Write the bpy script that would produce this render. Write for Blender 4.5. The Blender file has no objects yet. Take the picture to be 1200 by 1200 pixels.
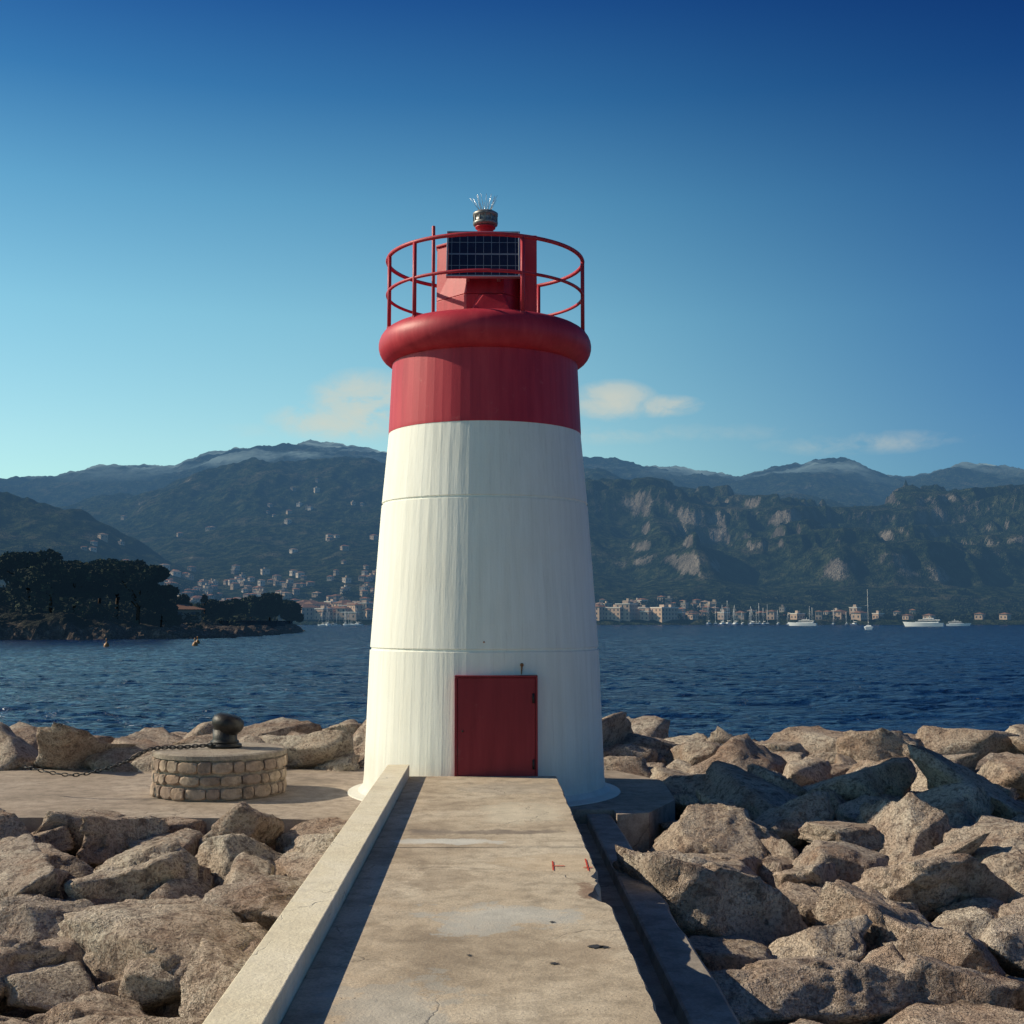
import bpy, bmesh, math, random
import numpy as np
from mathutils import Vector, Matrix, Euler
random.seed(7)
scene = bpy.context.scene
scene.view_settings.view_transform = 'Standard'
scene.view_settings.look = 'None'
scene.view_settings.exposure = 0
COL = scene.collection

# ------------------------------------------------------------------ helpers
def hash3(ix, iy, iz, seed=0):
    n = (ix.astype(np.int64)*73856093) ^ (iy.astype(np.int64)*19349663) ^ (iz.astype(np.int64)*83492791) ^ (seed*2654435761 & 0xffffffff)
    n = n & 0xffffffff
    n = ((n ^ (n >> 15)) * 2246822519) & 0xffffffff
    n = ((n ^ (n >> 13)) * 3266489917) & 0xffffffff
    n = n ^ (n >> 16)
    return (n & 0xffffff) / float(0xffffff)
def vnoise(p, seed=0):
    f = np.floor(p); t = p - f; t = t*t*(3-2*t)
    ix, iy, iz = f[..., 0], f[..., 1], f[..., 2]
    r = 0
    for a in (0, 1):
        wa = t[..., 0] if a else 1-t[..., 0]
        for b in (0, 1):
            wb = t[..., 1] if b else 1-t[..., 1]
            for c in (0, 1):
                wc = t[..., 2] if c else 1-t[..., 2]
                r = r + wa*wb*wc*hash3(ix+a, iy+b, iz+c, seed)
    return r*2-1
def fbm(p, oct=4, seed=0, gain=.5):
    s = 0; a = 1; q = p.copy()
    for o in range(oct):
        s = s + a*vnoise(q, seed+o*17); q = q*2.03+3.1; a *= gain
    return s
def ridged(p, oct=5, seed=0, gain=.5):
    s = 0; a = 1; q = p.copy()
    for o in range(oct):
        s = s + a*(1-2*np.abs(vnoise(q, seed+o*17))); q = q*2.07+5.3; a *= gain
    return s
def sstep(a, b, x):
    t = np.clip((x-a)/(b-a), 0, 1); return t*t*(3-2*t)

def link(ob, parent=None):
    COL.objects.link(ob)
    if parent: ob.parent = parent
    return ob
def empty(name, loc=(0, 0, 0)):
    e = bpy.data.objects.new(name, None); e.location = loc; e.empty_display_size = .3
    COL.objects.link(e); return e
def mesh_np(name, V, F, mats, smooth=False, parent=None, mi=None):
    V = np.asarray(V, dtype=np.float32); F = np.asarray(F, dtype=np.int32)
    me = bpy.data.meshes.new(name)
    k = F.shape[1]
    me.vertices.add(len(V)); me.vertices.foreach_set('co', V.ravel())
    me.loops.add(F.size); me.loops.foreach_set('vertex_index', F.ravel())
    me.polygons.add(len(F))
    me.polygons.foreach_set('loop_start', np.arange(0, F.size, k, dtype=np.int32))
    me.polygons.foreach_set('loop_total', np.full(len(F), k, dtype=np.int32))
    if mi is not None: me.polygons.foreach_set('material_index', np.asarray(mi, dtype=np.int32))
    me.polygons.foreach_set('use_smooth', np.full(len(F), smooth, dtype=bool))
    for m in mats: me.materials.append(m)
    me.update(calc_edges=True); me.validate()
    return link(bpy.data.objects.new(name, me), parent)

class B:
    def __init__(s): s.v = []; s.f = []; s.m = []; s.sm = []
    def add(s, vs, fs, mi=0, smooth=False, M=None):
        o = len(s.v)
        for p in vs:
            p = Vector(p)
            if M is not None: p = M @ p
            s.v.append(tuple(p))
        for f in fs:
            s.f.append([i+o for i in f]); s.m.append(mi); s.sm.append(smooth)
    def box(s, x0, x1, y0, y1, z0, z1, mi=0, M=None):
        vs = [(x0,y0,z0),(x1,y0,z0),(x1,y1,z0),(x0,y1,z0),(x0,y0,z1),(x1,y0,z1),(x1,y1,z1),(x0,y1,z1)]
        s.add(vs, [(3,2,1,0),(4,5,6,7),(0,1,5,4),(1,2,6,5),(2,3,7,6),(3,0,4,7)], mi, False, M)
    def lathe(s, prof, seg=32, mi=0, smooth=True, M=None, cap=True):
        vs = []; fs = []
        n = len(prof)
        for i in range(seg):
            a = 2*math.pi*i/seg
            for r, z in prof: vs.append((r*math.cos(a), r*math.sin(a), z))
        for i in range(seg):
            j = (i+1) % seg
            for k in range(n-1): fs.append((i*n+k, j*n+k, j*n+k+1, i*n+k+1))
        if cap:
            fs.append([i*n for i in range(seg)][::-1]); fs.append([i*n+n-1 for i in range(seg)])
        s.add(vs, fs, mi, smooth, M)
    def tube(s, pts, rad, seg=8, mi=0, closed=False, smooth=True, M=None):
        pts = [Vector(p) for p in pts]; n = len(pts); vs = []; fs = []
        rads = rad if isinstance(rad, (list, tuple)) else [rad]*n
        up = None
        for i, p in enumerate(pts):
            if closed: t = pts[(i+1) % n]-pts[i-1]
            else: t = pts[min(i+1, n-1)]-pts[max(i-1, 0)]
            t.normalize()
            if up is None:
                up = Vector((0, 0, 1)) if abs(t.z) < .9 else Vector((1, 0, 0))
            x = t.cross(up).normalized(); y = x.cross(t).normalized(); up = y
            for k in range(seg):
                a = 2*math.pi*k/seg
                vs.append(p + (x*math.cos(a)+y*math.sin(a))*rads[i])
        for i in range(n if closed else n-1):
            j = (i+1) % n
            for k in range(seg):
                l = (k+1) % seg
                fs.append((i*seg+k, i*seg+l, j*seg+l, j*seg+k))
        if not closed:
            fs.append(list(range(seg))[::-1]); fs.append([(n-1)*seg+k for k in range(seg)])
        s.add(vs, fs, mi, smooth, M)
    def obj(s, name, mats, parent=None, bevel=0, loc=None, recalc=True):
        me = bpy.data.meshes.new(name)
        me.from_pydata(s.v, [], s.f)
        for m in mats: me.materials.append(m)
        me.polygons.foreach_set('material_index', s.m)
        me.polygons.foreach_set('use_smooth', s.sm)
        if recalc:
            bm = bmesh.new(); bm.from_mesh(me); bmesh.ops.recalc_face_normals(bm, faces=bm.faces); bm.to_mesh(me); bm.free()
        me.update()
        ob = link(bpy.data.objects.new(name, me), parent)
        if loc: ob.location = loc
        if bevel:
            b = ob.modifiers.new('bev', 'BEVEL'); b.width = bevel; b.segments = 2; b.limit_method = 'ANGLE'; b.angle_limit = math.radians(50)
        return ob

# ------------------------------------------------------------------ materials
class N:
    def __init__(s, nt): s.nt = nt
    def n(s, t, **kw):
        nd = s.nt.nodes.new(t)
        for k, v in kw.items():
            if k.startswith('_'): setattr(nd, k[1:], v)
            else: s.set(nd, k, v)
        return nd
    def set(s, nd, k, v):
        i = nd.inputs[int(k[1:])] if (k[0] == 'i' and k[1:].isdigit()) else nd.inputs[k]
        if isinstance(v, bpy.types.NodeSocket): s.nt.links.new(v, i)
        else: i.default_value = v
    def noise(s, vec, scale, detail=5, rough=.55, dist=0):
        nd = s.n('ShaderNodeTexNoise'); nd.inputs['Scale'].default_value = scale
        nd.inputs['Detail'].default_value = detail; nd.inputs['Roughness'].default_value = rough
        nd.inputs['Distortion'].default_value = dist
        s.nt.links.new(vec, nd.inputs['Vector']); return nd.outputs['Fac']
    def mapv(s, vec, scale=(1, 1, 1), loc=(0, 0, 0), rot=(0, 0, 0)):
        nd = s.n('ShaderNodeMapping'); nd.inputs['Scale'].default_value = scale; nd.inputs['Location'].default_value = loc; nd.inputs['Rotation'].default_value = rot
        s.nt.links.new(vec, nd.inputs['Vector']); return nd.outputs['Vector']
    def ramp(s, fac, stops, interp='LINEAR'):
        nd = s.n('ShaderNodeValToRGB'); cr = nd.color_ramp; cr.interpolation = interp
        while len(cr.elements) < len(stops): cr.elements.new(.5)
        for e, (p, c) in zip(cr.elements, stops):
            e.position = p
            e.color = (c, c, c, 1) if not isinstance(c, (tuple, list)) else (*c, 1)
        s.nt.links.new(fac, nd.inputs['Fac']); return nd.outputs['Color']
    def mix(s, fac, a, b, mode='MIX'):
        nd = s.n('ShaderNodeMix', _data_type='RGBA', _blend_type=mode)
        for i, v in ((0, fac), (6, a), (7, b)):
            if isinstance(v, bpy.types.NodeSocket): s.nt.links.new(v, nd.inputs[i])
            elif i == 0: nd.inputs[0].default_value = v
            else: nd.inputs[i].default_value = (*v, 1) if len(v) == 3 else v
        return nd.outputs[2]
    def math(s, op, a, b=0, c=0, clamp=False):
        nd = s.n('ShaderNodeMath', _operation=op, _use_clamp=clamp)
        for i, v in enumerate((a, b, c)):
            if isinstance(v, bpy.types.NodeSocket): s.nt.links.new(v, nd.inputs[i])
            else: nd.inputs[i].default_value = v
        return nd.outputs[0]
    def bump(s, h, strength=.5, dist=.02, normal=None):
        nd = s.n('ShaderNodeBump'); nd.inputs['Strength'].default_value = strength; nd.inputs['Distance'].default_value = dist
        s.nt.links.new(h, nd.inputs['Height'])
        if normal is not None: s.nt.links.new(normal, nd.inputs['Normal'])
        return nd.outputs['Normal']
def newmat(name, col=(.5, .5, .5), rough=.7, metal=0, spec=None):
    m = bpy.data.materials.new(name); m.use_nodes = True
    nt = m.node_tree; b = nt.nodes['Principled BSDF']
    b.inputs['Base Color'].default_value = (*col, 1); b.inputs['Roughness'].default_value = rough; b.inputs['Metallic'].default_value = metal
    if spec is not None: b.inputs['Specular IOR Level'].default_value = spec
    g = N(nt); tc = nt.nodes.new('ShaderNodeTexCoord'); geo = nt.nodes.new('ShaderNodeNewGeometry')
    return m, g, b, tc.outputs['Object'], geo
def setin(g, b, k, v): g.nt.links.new(v, b.inputs[k])

def mat_white():
    m, g, b, o, geo = newmat('white_paint', (.8, .8, .78), .6, spec=.3)
    st = g.noise(g.mapv(o, (9, 9, .5)), 1.0, 4, .6)
    big = g.noise(o, .9, 5, .6)
    c = g.ramp(st, [(.3, (.82, .81, .72)), (.6, (.89, .885, .80)), (1, (.90, .895, .82))])
    c = g.mix(g.ramp(big, [(.5, 0), (.8, .4)]), c, (.76, .73, .62))
    c = g.mix(g.ramp(g.noise(g.mapv(o, (26, 26, .8)), 1.0, 3, .6), [(.60, 0), (.72, .2)]), c, (.52, .48, .40))
    z = g.n('ShaderNodeSeparateXYZ', Vector=o).outputs['Z']
    low = g.math('MULTIPLY', g.ramp(g.math('MULTIPLY_ADD', z, -1.1, .35), [(0, 0), (1, 1)]), g.noise(o, 5, 5, .7))
    c = g.mix(low, c, (.42, .38, .31))
    setin(g, b, 'Base Color', c)
    bm = g.bump(g.noise(o, 35, 3, .6), .25, .006)
    bm = g.bump(g.noise(g.mapv(o, (14, 14, .35)), 1, 3), .4, .016, bm)
    setin(g, b, 'Normal', bm)
    return m
def mat_red(name='red_paint', k=1.0, rough=.5):
    m, g, b, o, geo = newmat(name, (.5, .04, .05), rough, spec=.35)
    st = g.noise(g.mapv(o, (7, 7, .6)), 1.2, 4, .65)
    c = g.ramp(st, [(.3, (.40*k, .018*k, .036*k)), (.55, (.49*k, .030*k, .050*k)), (.8, (.56*k, .05*k, .066*k))])
    c = g.mix(g.ramp(g.noise(o, 6, 6, .7), [(.62, 0), (.75, .5)]), c, (.56*k, .13*k, .13*k))
    setin(g, b, 'Base Color', c)
    setin(g, b, 'Normal', g.bump(g.noise(o, 40, 3, .6), .2, .005))
    return m
WHITE = mat_white(); RED = mat_red(); REDD = mat_red('red_door_paint', .52, .5)
GREY, g, b, o, geo = newmat('lamp_grey_metal', (.25, .25, .25), .45, .4)
setin(g, b, 'Base Color', g.ramp(g.noise(o, 25, 5), [(.3, (.12, .12, .12)), (.7, (.34, .33, .31))]))
DARK, g, b, o, geo = newmat('dark_gap', (.03, .03, .035), .8)
IRON, g, b, o, geo = newmat('black_iron', (.03, .03, .032), .5, .2)
setin(g, b, 'Base Color', g.ramp(g.noise(o, 30, 5, .7), [(.4, (.010, .010, .012)), (.8, (.035, .028, .022))]))
setin(g, b, 'Normal', g.bump(g.noise(o, 60, 3), .4, .01))
ALU, g, b, o, geo = newmat('aluminium_frame', (.5, .5, .5), .4, .8)

def mat_solar():
    m, g, b, o, geo = newmat('solar_cells', (.01, .015, .04), .18)
    s = g.n('ShaderNodeSeparateXYZ', Vector=o)
    def line(c, n, w):
        f = g.math('FRACT', g.math('MULTIPLY', c, n)); return g.math('LESS_THAN', f, w)
    l = g.math('MAXIMUM', line(s.outputs['X'], 11.0, .06), line(s.outputs['Z'], 6.2, .045))
    fat = g.math('LESS_THAN', g.math('ABSOLUTE', g.math('ADD', s.outputs['Z'], -.002)), .010)
    l = g.math('MAXIMUM', l, fat)
    c = g.mix(g.noise(o, 9, 2), (.006, .008, .022), (.015, .02, .05))
    setin(g, b, 'Base Color', g.mix(l, c, (.20, .22, .26)))
    return m
SOLAR = mat_solar()

def mat_concrete(name, base=(.38, .34, .28), dark=(.22, .19, .16), light=(.5, .48, .43), patches=(), sc=1.0, dirt=1.0):
    m, g, b, o, geo = newmat(name, base, .9, spec=.3)
    n1 = g.noise(o, .9*sc, 7, .66, .4); n2 = g.noise(o, 6*sc, 6, .7); n3 = g.noise(o, 60, 3, .7)
    c = g.ramp(n1, [(.32, dark), (.47, base), (.66, light)])
    c = g.mix(g.ramp(n2, [(.35, .6*dirt), (.56, 0)]), c, tuple(.6*x for x in dark))
    c = g.mix(g.ramp(n3, [(.3, .4*dirt), (.6, 0)]), c, (.12, .11, .10))
    s = g.n('ShaderNodeSeparateXYZ', Vector=o)
    if patches: wob = g.noise(o, 3.0, 6, .7)
    for (px, py, rx, ry, col, amt) in patches:
        dx = g.math('DIVIDE', g.math('SUBTRACT', s.outputs['X'], px), rx)
        dy = g.math('DIVIDE', g.math('SUBTRACT', s.outputs['Y'], py), ry)
        d = g.math('SQRT', g.math('ADD', g.math('MULTIPLY', dx, dx), g.math('MULTIPLY', dy, dy)))
        d = g.math('ADD', d, g.math('MULTIPLY', g.math('SUBTRACT', wob, .5), 3.4))
        k = g.ramp(d, [(.45, amt), (.85, amt*.7), (1.0, 0)])
        c = g.mix(k, c, g.mix(g.ramp(n2, [(.3, .6), (.7, 0)]), col, tuple(x*.6 for x in col)))
    vo = g.n('ShaderNodeTexVoronoi', _feature='DISTANCE_TO_EDGE', Scale=.8*sc)
    nc = g.n('ShaderNodeTexNoise'); nc.inputs['Scale'].default_value = 2.2; nc.inputs['Detail'].default_value = 5; g.nt.links.new(o, nc.inputs['Vector'])
    g.nt.links.new(g.mix(.4, o, nc.outputs['Color']), vo.inputs['Vector'])
    ck = g.ramp(vo.outputs['Distance'], [(0, .6), (.005, 0)])
    ck = g.math('MULTIPLY', ck, g.ramp(n1, [(.45, 0), (.6, 1)]))
    c = g.mix(ck, c, (.06, .05, .045))
    pit = g.n('ShaderNodeTexVoronoi', Scale=26.0); g.nt.links.new(o, pit.inputs['Vector'])
    pk = g.math('MULTIPLY', g.ramp(pit.outputs['Distance'], [(.06, 1), (.14, 0)]), g.ramp(n2, [(.55, 0), (.65, .8)]))
    c = g.mix(pk, c, (.07, .055, .045))
    setin(g, b, 'Base Color', c)
    h = g.math('SUBTRACT', g.math('ADD', g.math('MULTIPLY', n2, .6), g.math('MULTIPLY', n3, .3)), g.math('ADD', g.math('MULTIPLY', ck, .6), pk))
    setin(g, b, 'Normal', g.bump(h, .7, .018))
    return m
PATH = mat_concrete('walkway_concrete', (.56, .455, .33), (.37, .29, .205), (.70, .60, .46),
    patches=((.05, 6.9, .42, .34, (.58, .57, .52), .75), (-.35, 9.2, .42, .14, (.72, .70, .63), .9), (.25, 10.6, .35, .6, (.70, .62, .48), .6), (.45, 8.4, .4, .3, (.68, .53, .36), .5), (-.1, 9.6, .70, .12, (.22, .18, .15), .7), (.58, 7.55, .07, .25, (.20, .10, .06), .7), (.2, 12.1, .5, .5, (.40, .35, .29), .5), (-.4, 5.2, .3, .5, (.54, .52, .46), .6), (-.3, 7.9, .2, .5, (.36, .28, .20), .5), (.45, 6.2, .2, .3, (.40, .31, .22), .5)), dirt=.95)
KERB = mat_concrete('parapet_concrete', (.80, .71, .53), (.70, .60, .44), (.84, .76, .60), sc=2.0, dirt=.35)
SLAB = mat_concrete('quay_concrete', (.40, .32, .25), (.25, .20, .155), (.50, .41, .33))
LEDGE = mat_concrete('ledge_concrete', (.32, .28, .24), (.20, .175, .15), (.44, .39, .33))

def mat_rock(name, k=1.0):
    m, g, b, o, geo = newmat(name, (.4, .3, .25), .95, spec=.12)
    isl = geo.outputs['Random Per Island']
    ofs = g.n('ShaderNodeCombineXYZ', X=g.math('MULTIPLY', isl, 37.0), Y=g.math('MULTIPLY', isl, 91.0), Z=isl)
    v = g.n('ShaderNodeVectorMath', _operation='ADD'); g.nt.links.new(o, v.inputs[0]); g.nt.links.new(ofs.outputs[0], v.inputs[1]); v = v.outputs[0]
    n1 = g.noise(v, 1.7, 6, .70, .6); n2 = g.noise(v, 8, 5, .78); n3 = g.noise(v, 36, 3, .75)
    base = g.ramp(isl, [(0, (.60*k, .46*k, .36*k)), (.2, (.72*k, .58*k, .46*k)), (.4, (.56*k, .42*k, .33*k)), (.6, (.76*k, .64*k, .51*k)), (.8, (.52*k, .40*k, .325*k)), (1, (.68*k, .57*k, .47*k))])
    c = g.mix(g.ramp(n1, [(.34, .7), (.48, 0)]), base, (.42*k, .26*k, .18*k))
    c = g.mix(g.ramp(n1, [(.50, 0), (.64, .8)]), c, (.84*k, .74*k, .61*k))
    c = g.mix(g.ramp(n2, [(.38, .75), (.49, 0)]), c, (.18*k, .13*k, .11*k))
    c = g.mix(g.ramp(n3, [(.38, .6), (.51, 0)]), c, (.17*k, .125*k, .10*k))
    c = g.mix(g.ramp(n3, [(.58, 0), (.75, .5)]), c, (.85*k, .78*k, .68*k))
    setin(g, b, 'Base Color', c)
    bm = g.bump(n1, 1.0, .16); bm = g.bump(n2, 1.0, .10, bm)
    bm = g.bump(n3, 1.0, .03, bm)
    setin(g, b, 'Normal', bm)
    return m
ROCK = mat_rock('limestone_rock', .92)

# ------------------------------------------------------------------ camera
cam_d = bpy.data.cameras.new('camera'); cam = bpy.data.objects.new('camera', cam_d); COL.objects.link(cam)
cam.location = (0, 0, 1.6)
cam.rotation_euler = Euler((math.radians(90+5.04), 0, math.radians(-.985)), 'XYZ')
cam_d.sensor_width = 36; cam_d.lens = 36*1450/1200; cam_d.clip_start = .1; cam_d.clip_end = 20000
scene.camera = cam

# ------------------------------------------------------------------ sun + sky
SUN = Vector((-.965, .19, 0)).normalized(); EL = math.radians(33)
sd = Vector((SUN.x*math.cos(EL), SUN.y*math.cos(EL), math.sin(EL)))
L = bpy.data.lights.new('sun', 'SUN'); L.energy = 5.0; L.angle = math.radians(.5); L.color = (1, .88, .67)
lo = bpy.data.objects.new('sun', L); COL.objects.link(lo); lo.rotation_euler = sd.to_track_quat('Z', 'Y').to_euler(); lo.location = (-30, 10, 30)

w = bpy.data.worlds.new('World'); scene.world = w; w.use_nodes = True
g = N(w.node_tree); bg = w.node_tree.nodes['Background']; bg.inputs['Strength'].default_value = .15
tc = g.n('ShaderNodeTexCoord')
sky = g.n('ShaderNodeTexSky', _sky_type='NISHITA', _sun_disc=False, _sun_elevation=EL, _sun_rotation=math.atan2(SUN.x, SUN.y), _air_density=1.0, _dust_density=.6, _ozone_density=2.0)
dirv = g.n('ShaderNodeVectorMath', _operation='NORMALIZE'); g.nt.links.new(tc.outputs['Generated'], dirv.inputs[0])
sp = g.n('ShaderNodeSeparateXYZ', Vector=dirv.outputs[0])
el = g.math('ARCSINE', sp.outputs['Z']); az = g.math('ARCTAN2', sp.outputs['X'], sp.outputs['Y'])
tint = g.ramp(el, [(0, (.80, 1.0, .86)), (.14, (.80, 1.02, .88)), (.24, (.66, 1.0, .88)), (.33, (.40, .78, .79)), (.41, (.16, .47, .64)), (.48, (.070, .27, .52)), (.75, (.16, .25, .37)), (1, (.23, .30, .41))])
c = g.mix(1.0, sky.outputs['Color'], tint, 'MULTIPLY')
azf = g.ramp(g.math('MULTIPLY_ADD', sp.outputs['X'], 1.0, .5), [(0, (.88, .9, .93)), (.28, (1.0, 1.0, 1.0)), (.5, (1.02, 1.0, 1)), (.68, (.68, .78, .88)), (.90, (.20, .34, .62)), (1, (.18, .32, .6))], 'B_SPLINE')
c = g.mix(1.0, c, azf, 'MULTIPLY')
dirn = dirv.outputs[0]
cn = g.noise(g.mapv(dirn, (24, 24, 44)), 1.0, 5, .62, .3)
tot = None
for (ca, ce, ra, re, amt) in ((-.102, .174, .046, .026, 1.1), (-.128, .160, .050, .018, .9), (.100, .177, .034, .016, 1.1), (.140, .172, .032, .009, .9), (.30, .138, .085, .010, .33), (.02, .150, .3, .010, .22)):
    dx = g.math('DIVIDE', g.math('SUBTRACT', az, ca), ra); dy = g.math('DIVIDE', g.math('SUBTRACT', el, ce), re)
    d = g.math('SQRT', g.math('ADD', g.math('MULTIPLY', dx, dx), g.math('MULTIPLY', dy, dy)))
    k = g.math('MULTIPLY', g.math('SUBTRACT', 1.2, d, clamp=True), amt)
    tot = k if tot is None else g.math('MAXIMUM', tot, k)
dens = g.math('MULTIPLY', tot, g.ramp(cn, [(.30, 0), (.62, 1)]))
cm = g.ramp(dens, [(.04, 0), (.45, .5), (1, .7)])
c = g.mix(cm, c, (4.5, 4.3, 3.5))
g.nt.links.new(c, bg.inputs['Color'])

# ------------------------------------------------------------------ sea (one sheet with real wavelets)
SEA_Z = -1.4
m, g, b, o, geo = newmat('sea_water', (.008, .03, .055), .18, spec=.36)
b.inputs['IOR'].default_value = 1.33
n2 = g.noise(g.mapv(o, (2.2, 3.2, 1)), 1.0, 4, .65, .5); n3 = g.noise(g.mapv(o, (.010, .03, 1)), 1.0, 3)
n4 = g.noise(g.mapv(o, (.15, .36, 1)), 1.0, 4, .68, .5)
bm = g.bump(n4, 1.0, 1.5); bm = g.bump(n2, 1.0, .25, bm)
setin(g, b, 'Normal', bm)
setin(g, b, 'Base Color', g.mix(n3, (.002, .014, .062), (.006, .034, .105)))
SEA = m
tt = np.concatenate([-np.geomspace(8, .8, 30)[:-1], np.linspace(-.8, .8, 700), np.geomspace(.8, 8, 30)[1:]])
yy = np.concatenate([[-80, -40, -10, 5, 12], np.geomspace(17, 600, 700), np.geomspace(620, 16000, 40)])
YY, TT = np.meshgrid(yy, tt, indexing='ij'); XX = TT*(np.maximum(YY, 17)+5)
P = np.stack([XX*.55, YY*.85, XX*0], -1)
amp = np.where(YY > 10, 1, 0)*np.clip(1-(YY-200)/400, 0, 1)
ZZ = SEA_Z + amp*(.080*ridged(P+.4*fbm(P*.5, 2, 3)[..., None], 3, 91, .5)-.02)
V = np.stack([XX, YY, ZZ], -1).reshape(-1, 3)
I = np.arange(XX.size).reshape(XX.shape)
F = np.stack([I[:-1, :-1], I[:-1, 1:], I[1:, 1:], I[1:, :-1]], -1).reshape(-1, 4)
mesh_np('sea_water', V, F, [SEA], smooth=True)

# ------------------------------------------------------------------ mountains
def uv2(u, v, y): return ((u-600)/1450*y+.0172*y, 1.6+(728-v)/1450*y)
def prof(pts, y):
    a = np.array([uv2(u, v, y) for u, v in pts]); return a[:, 0], a[:, 1]
YB, YD, YA, YC = 3700., 2600., 1950., 1500.
PB = prof([(-500, 590), (-200, 575), (0, 572), (68, 566), (130, 556), (200, 546), (240, 531), (290, 517), (340, 512), (400, 511), (440, 517), (500, 526), (600, 530), (683, 534), (740, 537), (800, 545), (870, 554), (910, 548), (960, 544), (1000, 547), (1050, 563), (1080, 562), (1131, 550), (1200, 552), (1400, 570), (1700, 580)], YB)
PD = prof([(-500, 640), (-100, 620), (68, 605), (150, 590), (200, 575), (250, 560), (300, 546), (350, 550), (400, 545), (450, 552), (520, 565), (600, 575), (650, 567), (700, 560), (760, 580), (900, 590), (1100, 600), (1200, 590), (1600, 600)], YD)
PA = prof([(-500, 728), (500, 728), (560, 660), (620, 600), (660, 580), (690, 575), (740, 587), (765, 572), (800, 581), (850, 589), (900, 597), (930, 589), (980, 600), (1020, 607), (1060, 605), (1131, 602), (1200, 593), (1400, 588), (1700, 600)], YA)
PC = prof([(-600, 560), (-200, 570), (0, 580), (68, 590), (110, 607), (160, 634), (200, 656), (260, 680), (330, 700), (420, 712), (1700, 720)], YC)
def height(x, y):
    t = x/y
    P = np.stack([x/900., y/900., np.zeros_like(x)], -1)
    def band(Pf, yr, y0, gx, gy, back, wy):
        h = np.interp(t*yr, Pf[0], Pf[1])
        q = np.clip((y-y0)/(yr-y0), 0, 1)
        s = np.interp(q, gx, gy)
        s = np.where(y > yr, 1-back*np.clip((y-yr)/wy, 0, 1), s)
        return h*s
    P2 = np.stack([x/230., y/500., np.zeros_like(x)], -1)
    shift = fbm(P*1.7, 3, 5)*90 + ridged(P2, 3, 55)*70*np.clip((x-50)/200, 0, 1)
    ys = y + shift*np.clip((y-1120)/250, 0, 1)
    hb = band(PB, YB, 1700., [0, .3, .6, .85, 1], [0, .30, .62, .90, 1], .5, 1500)
    hd = band(PD, YD, 1150., [0, .3, .6, .85, 1], [0, .26, .55, .88, 1], .5, 800)
    def ba():
        h = np.interp(t*YA, PA[0], PA[1]); q = np.clip((ys-1090)/(YA-1090), 0, 1)
        s1 = np.interp(q, [0, .22, .42, .50, .62, .72, .76, .9, 1], [0, .10, .24, .46, .56, .66, .86, .95, 1])
        return h*np.where(y > YA, 1-.35*np.clip((y-YA)/500, 0, 1), s1)
    ha = ba()
    hc = band(PC, YC, 1060., [0, .5, 1], [0, .55, 1], .4, 500)
    h = np.maximum.reduce([hb, hd, ha, hc])
    rn = ridged(np.stack([x/420., y/600., np.zeros_like(x)], -1), 6, 3, .55)
    r2 = fbm(np.stack([x/50., y/75., np.zeros_like(x)], -1), 4, 9, .65)
    amp = np.clip((h-8)/180, 0, 1)
    h = h + amp*(rn*23-14) + amp*r2*6
    gul = ridged(np.stack([x/150., y/700., np.zeros_like(x)], -1), 5, 31, .6)
    rt = np.clip((x-80)/200, 0, 1)*(y < 2300)
    h = h + gul*13*np.clip((h-40)/60, 0, 1)*rt
    st = h/26.+fbm(P*5, 3, 88)*.6; fr = st-np.floor(st)
    h = h + rt*np.clip((h-50)/50, 0, 1)*(sstep(.35, .75, fr)-fr)*17
    base = 2.0 + np.clip((y-1000)/70, 0, 1)*1.2
    return np.where(y < 1012, np.interp(y, [985, 1012], [-6, 3.0]), np.maximum(h, base))
T = np.linspace(-.85, .75, 1150); Yr = 985+(4900-985)*np.linspace(0, 1, 420)**1.5
YY, TT = np.meshgrid(Yr, T, indexing='ij'); XX = TT*YY
ZZ = height(XX, YY)
V = np.stack([XX, YY, ZZ], -1).reshape(-1, 3)
I = np.arange(YY.size).reshape(YY.shape)
F = np.stack([I[:-1, :-1], I[:-1, 1:], I[1:, 1:], I[1:, :-1]], -1).reshape(-1, 4)
def painted_haze(m, g, b, geo, L=4600., col=(.080, .19, .33), mist=True, k=1.0):  # distance haze painted into the surface: emission mixed in by world Y
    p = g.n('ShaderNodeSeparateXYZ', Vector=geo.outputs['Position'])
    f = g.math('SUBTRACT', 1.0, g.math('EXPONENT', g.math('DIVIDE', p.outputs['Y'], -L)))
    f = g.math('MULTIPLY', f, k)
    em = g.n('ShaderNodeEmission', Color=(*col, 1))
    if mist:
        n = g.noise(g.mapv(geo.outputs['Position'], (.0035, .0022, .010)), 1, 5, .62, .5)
        mk = g.math('MULTIPLY', g.ramp(g.math('DIVIDE', p.outputs['Z'], 600.), [(.60, 0), (.84, 1)]), g.ramp(n, [(.46, 0), (.64, 1)]))  # low cloud on the ridges, painted as pale emission on high ground
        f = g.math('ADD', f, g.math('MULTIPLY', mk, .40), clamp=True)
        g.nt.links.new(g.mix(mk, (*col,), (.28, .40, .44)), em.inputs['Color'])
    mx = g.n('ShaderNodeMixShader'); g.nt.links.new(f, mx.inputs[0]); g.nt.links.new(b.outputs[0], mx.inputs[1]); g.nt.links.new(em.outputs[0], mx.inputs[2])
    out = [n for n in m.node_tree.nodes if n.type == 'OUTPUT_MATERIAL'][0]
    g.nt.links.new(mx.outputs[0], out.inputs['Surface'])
m, g, b, o, geo = newmat('mountain_terrain', (.05, .06, .04), 1, spec=.0)
nz = g.n('ShaderNodeSeparateXYZ', Vector=geo.outputs['Normal']).outputs['Z']
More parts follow.
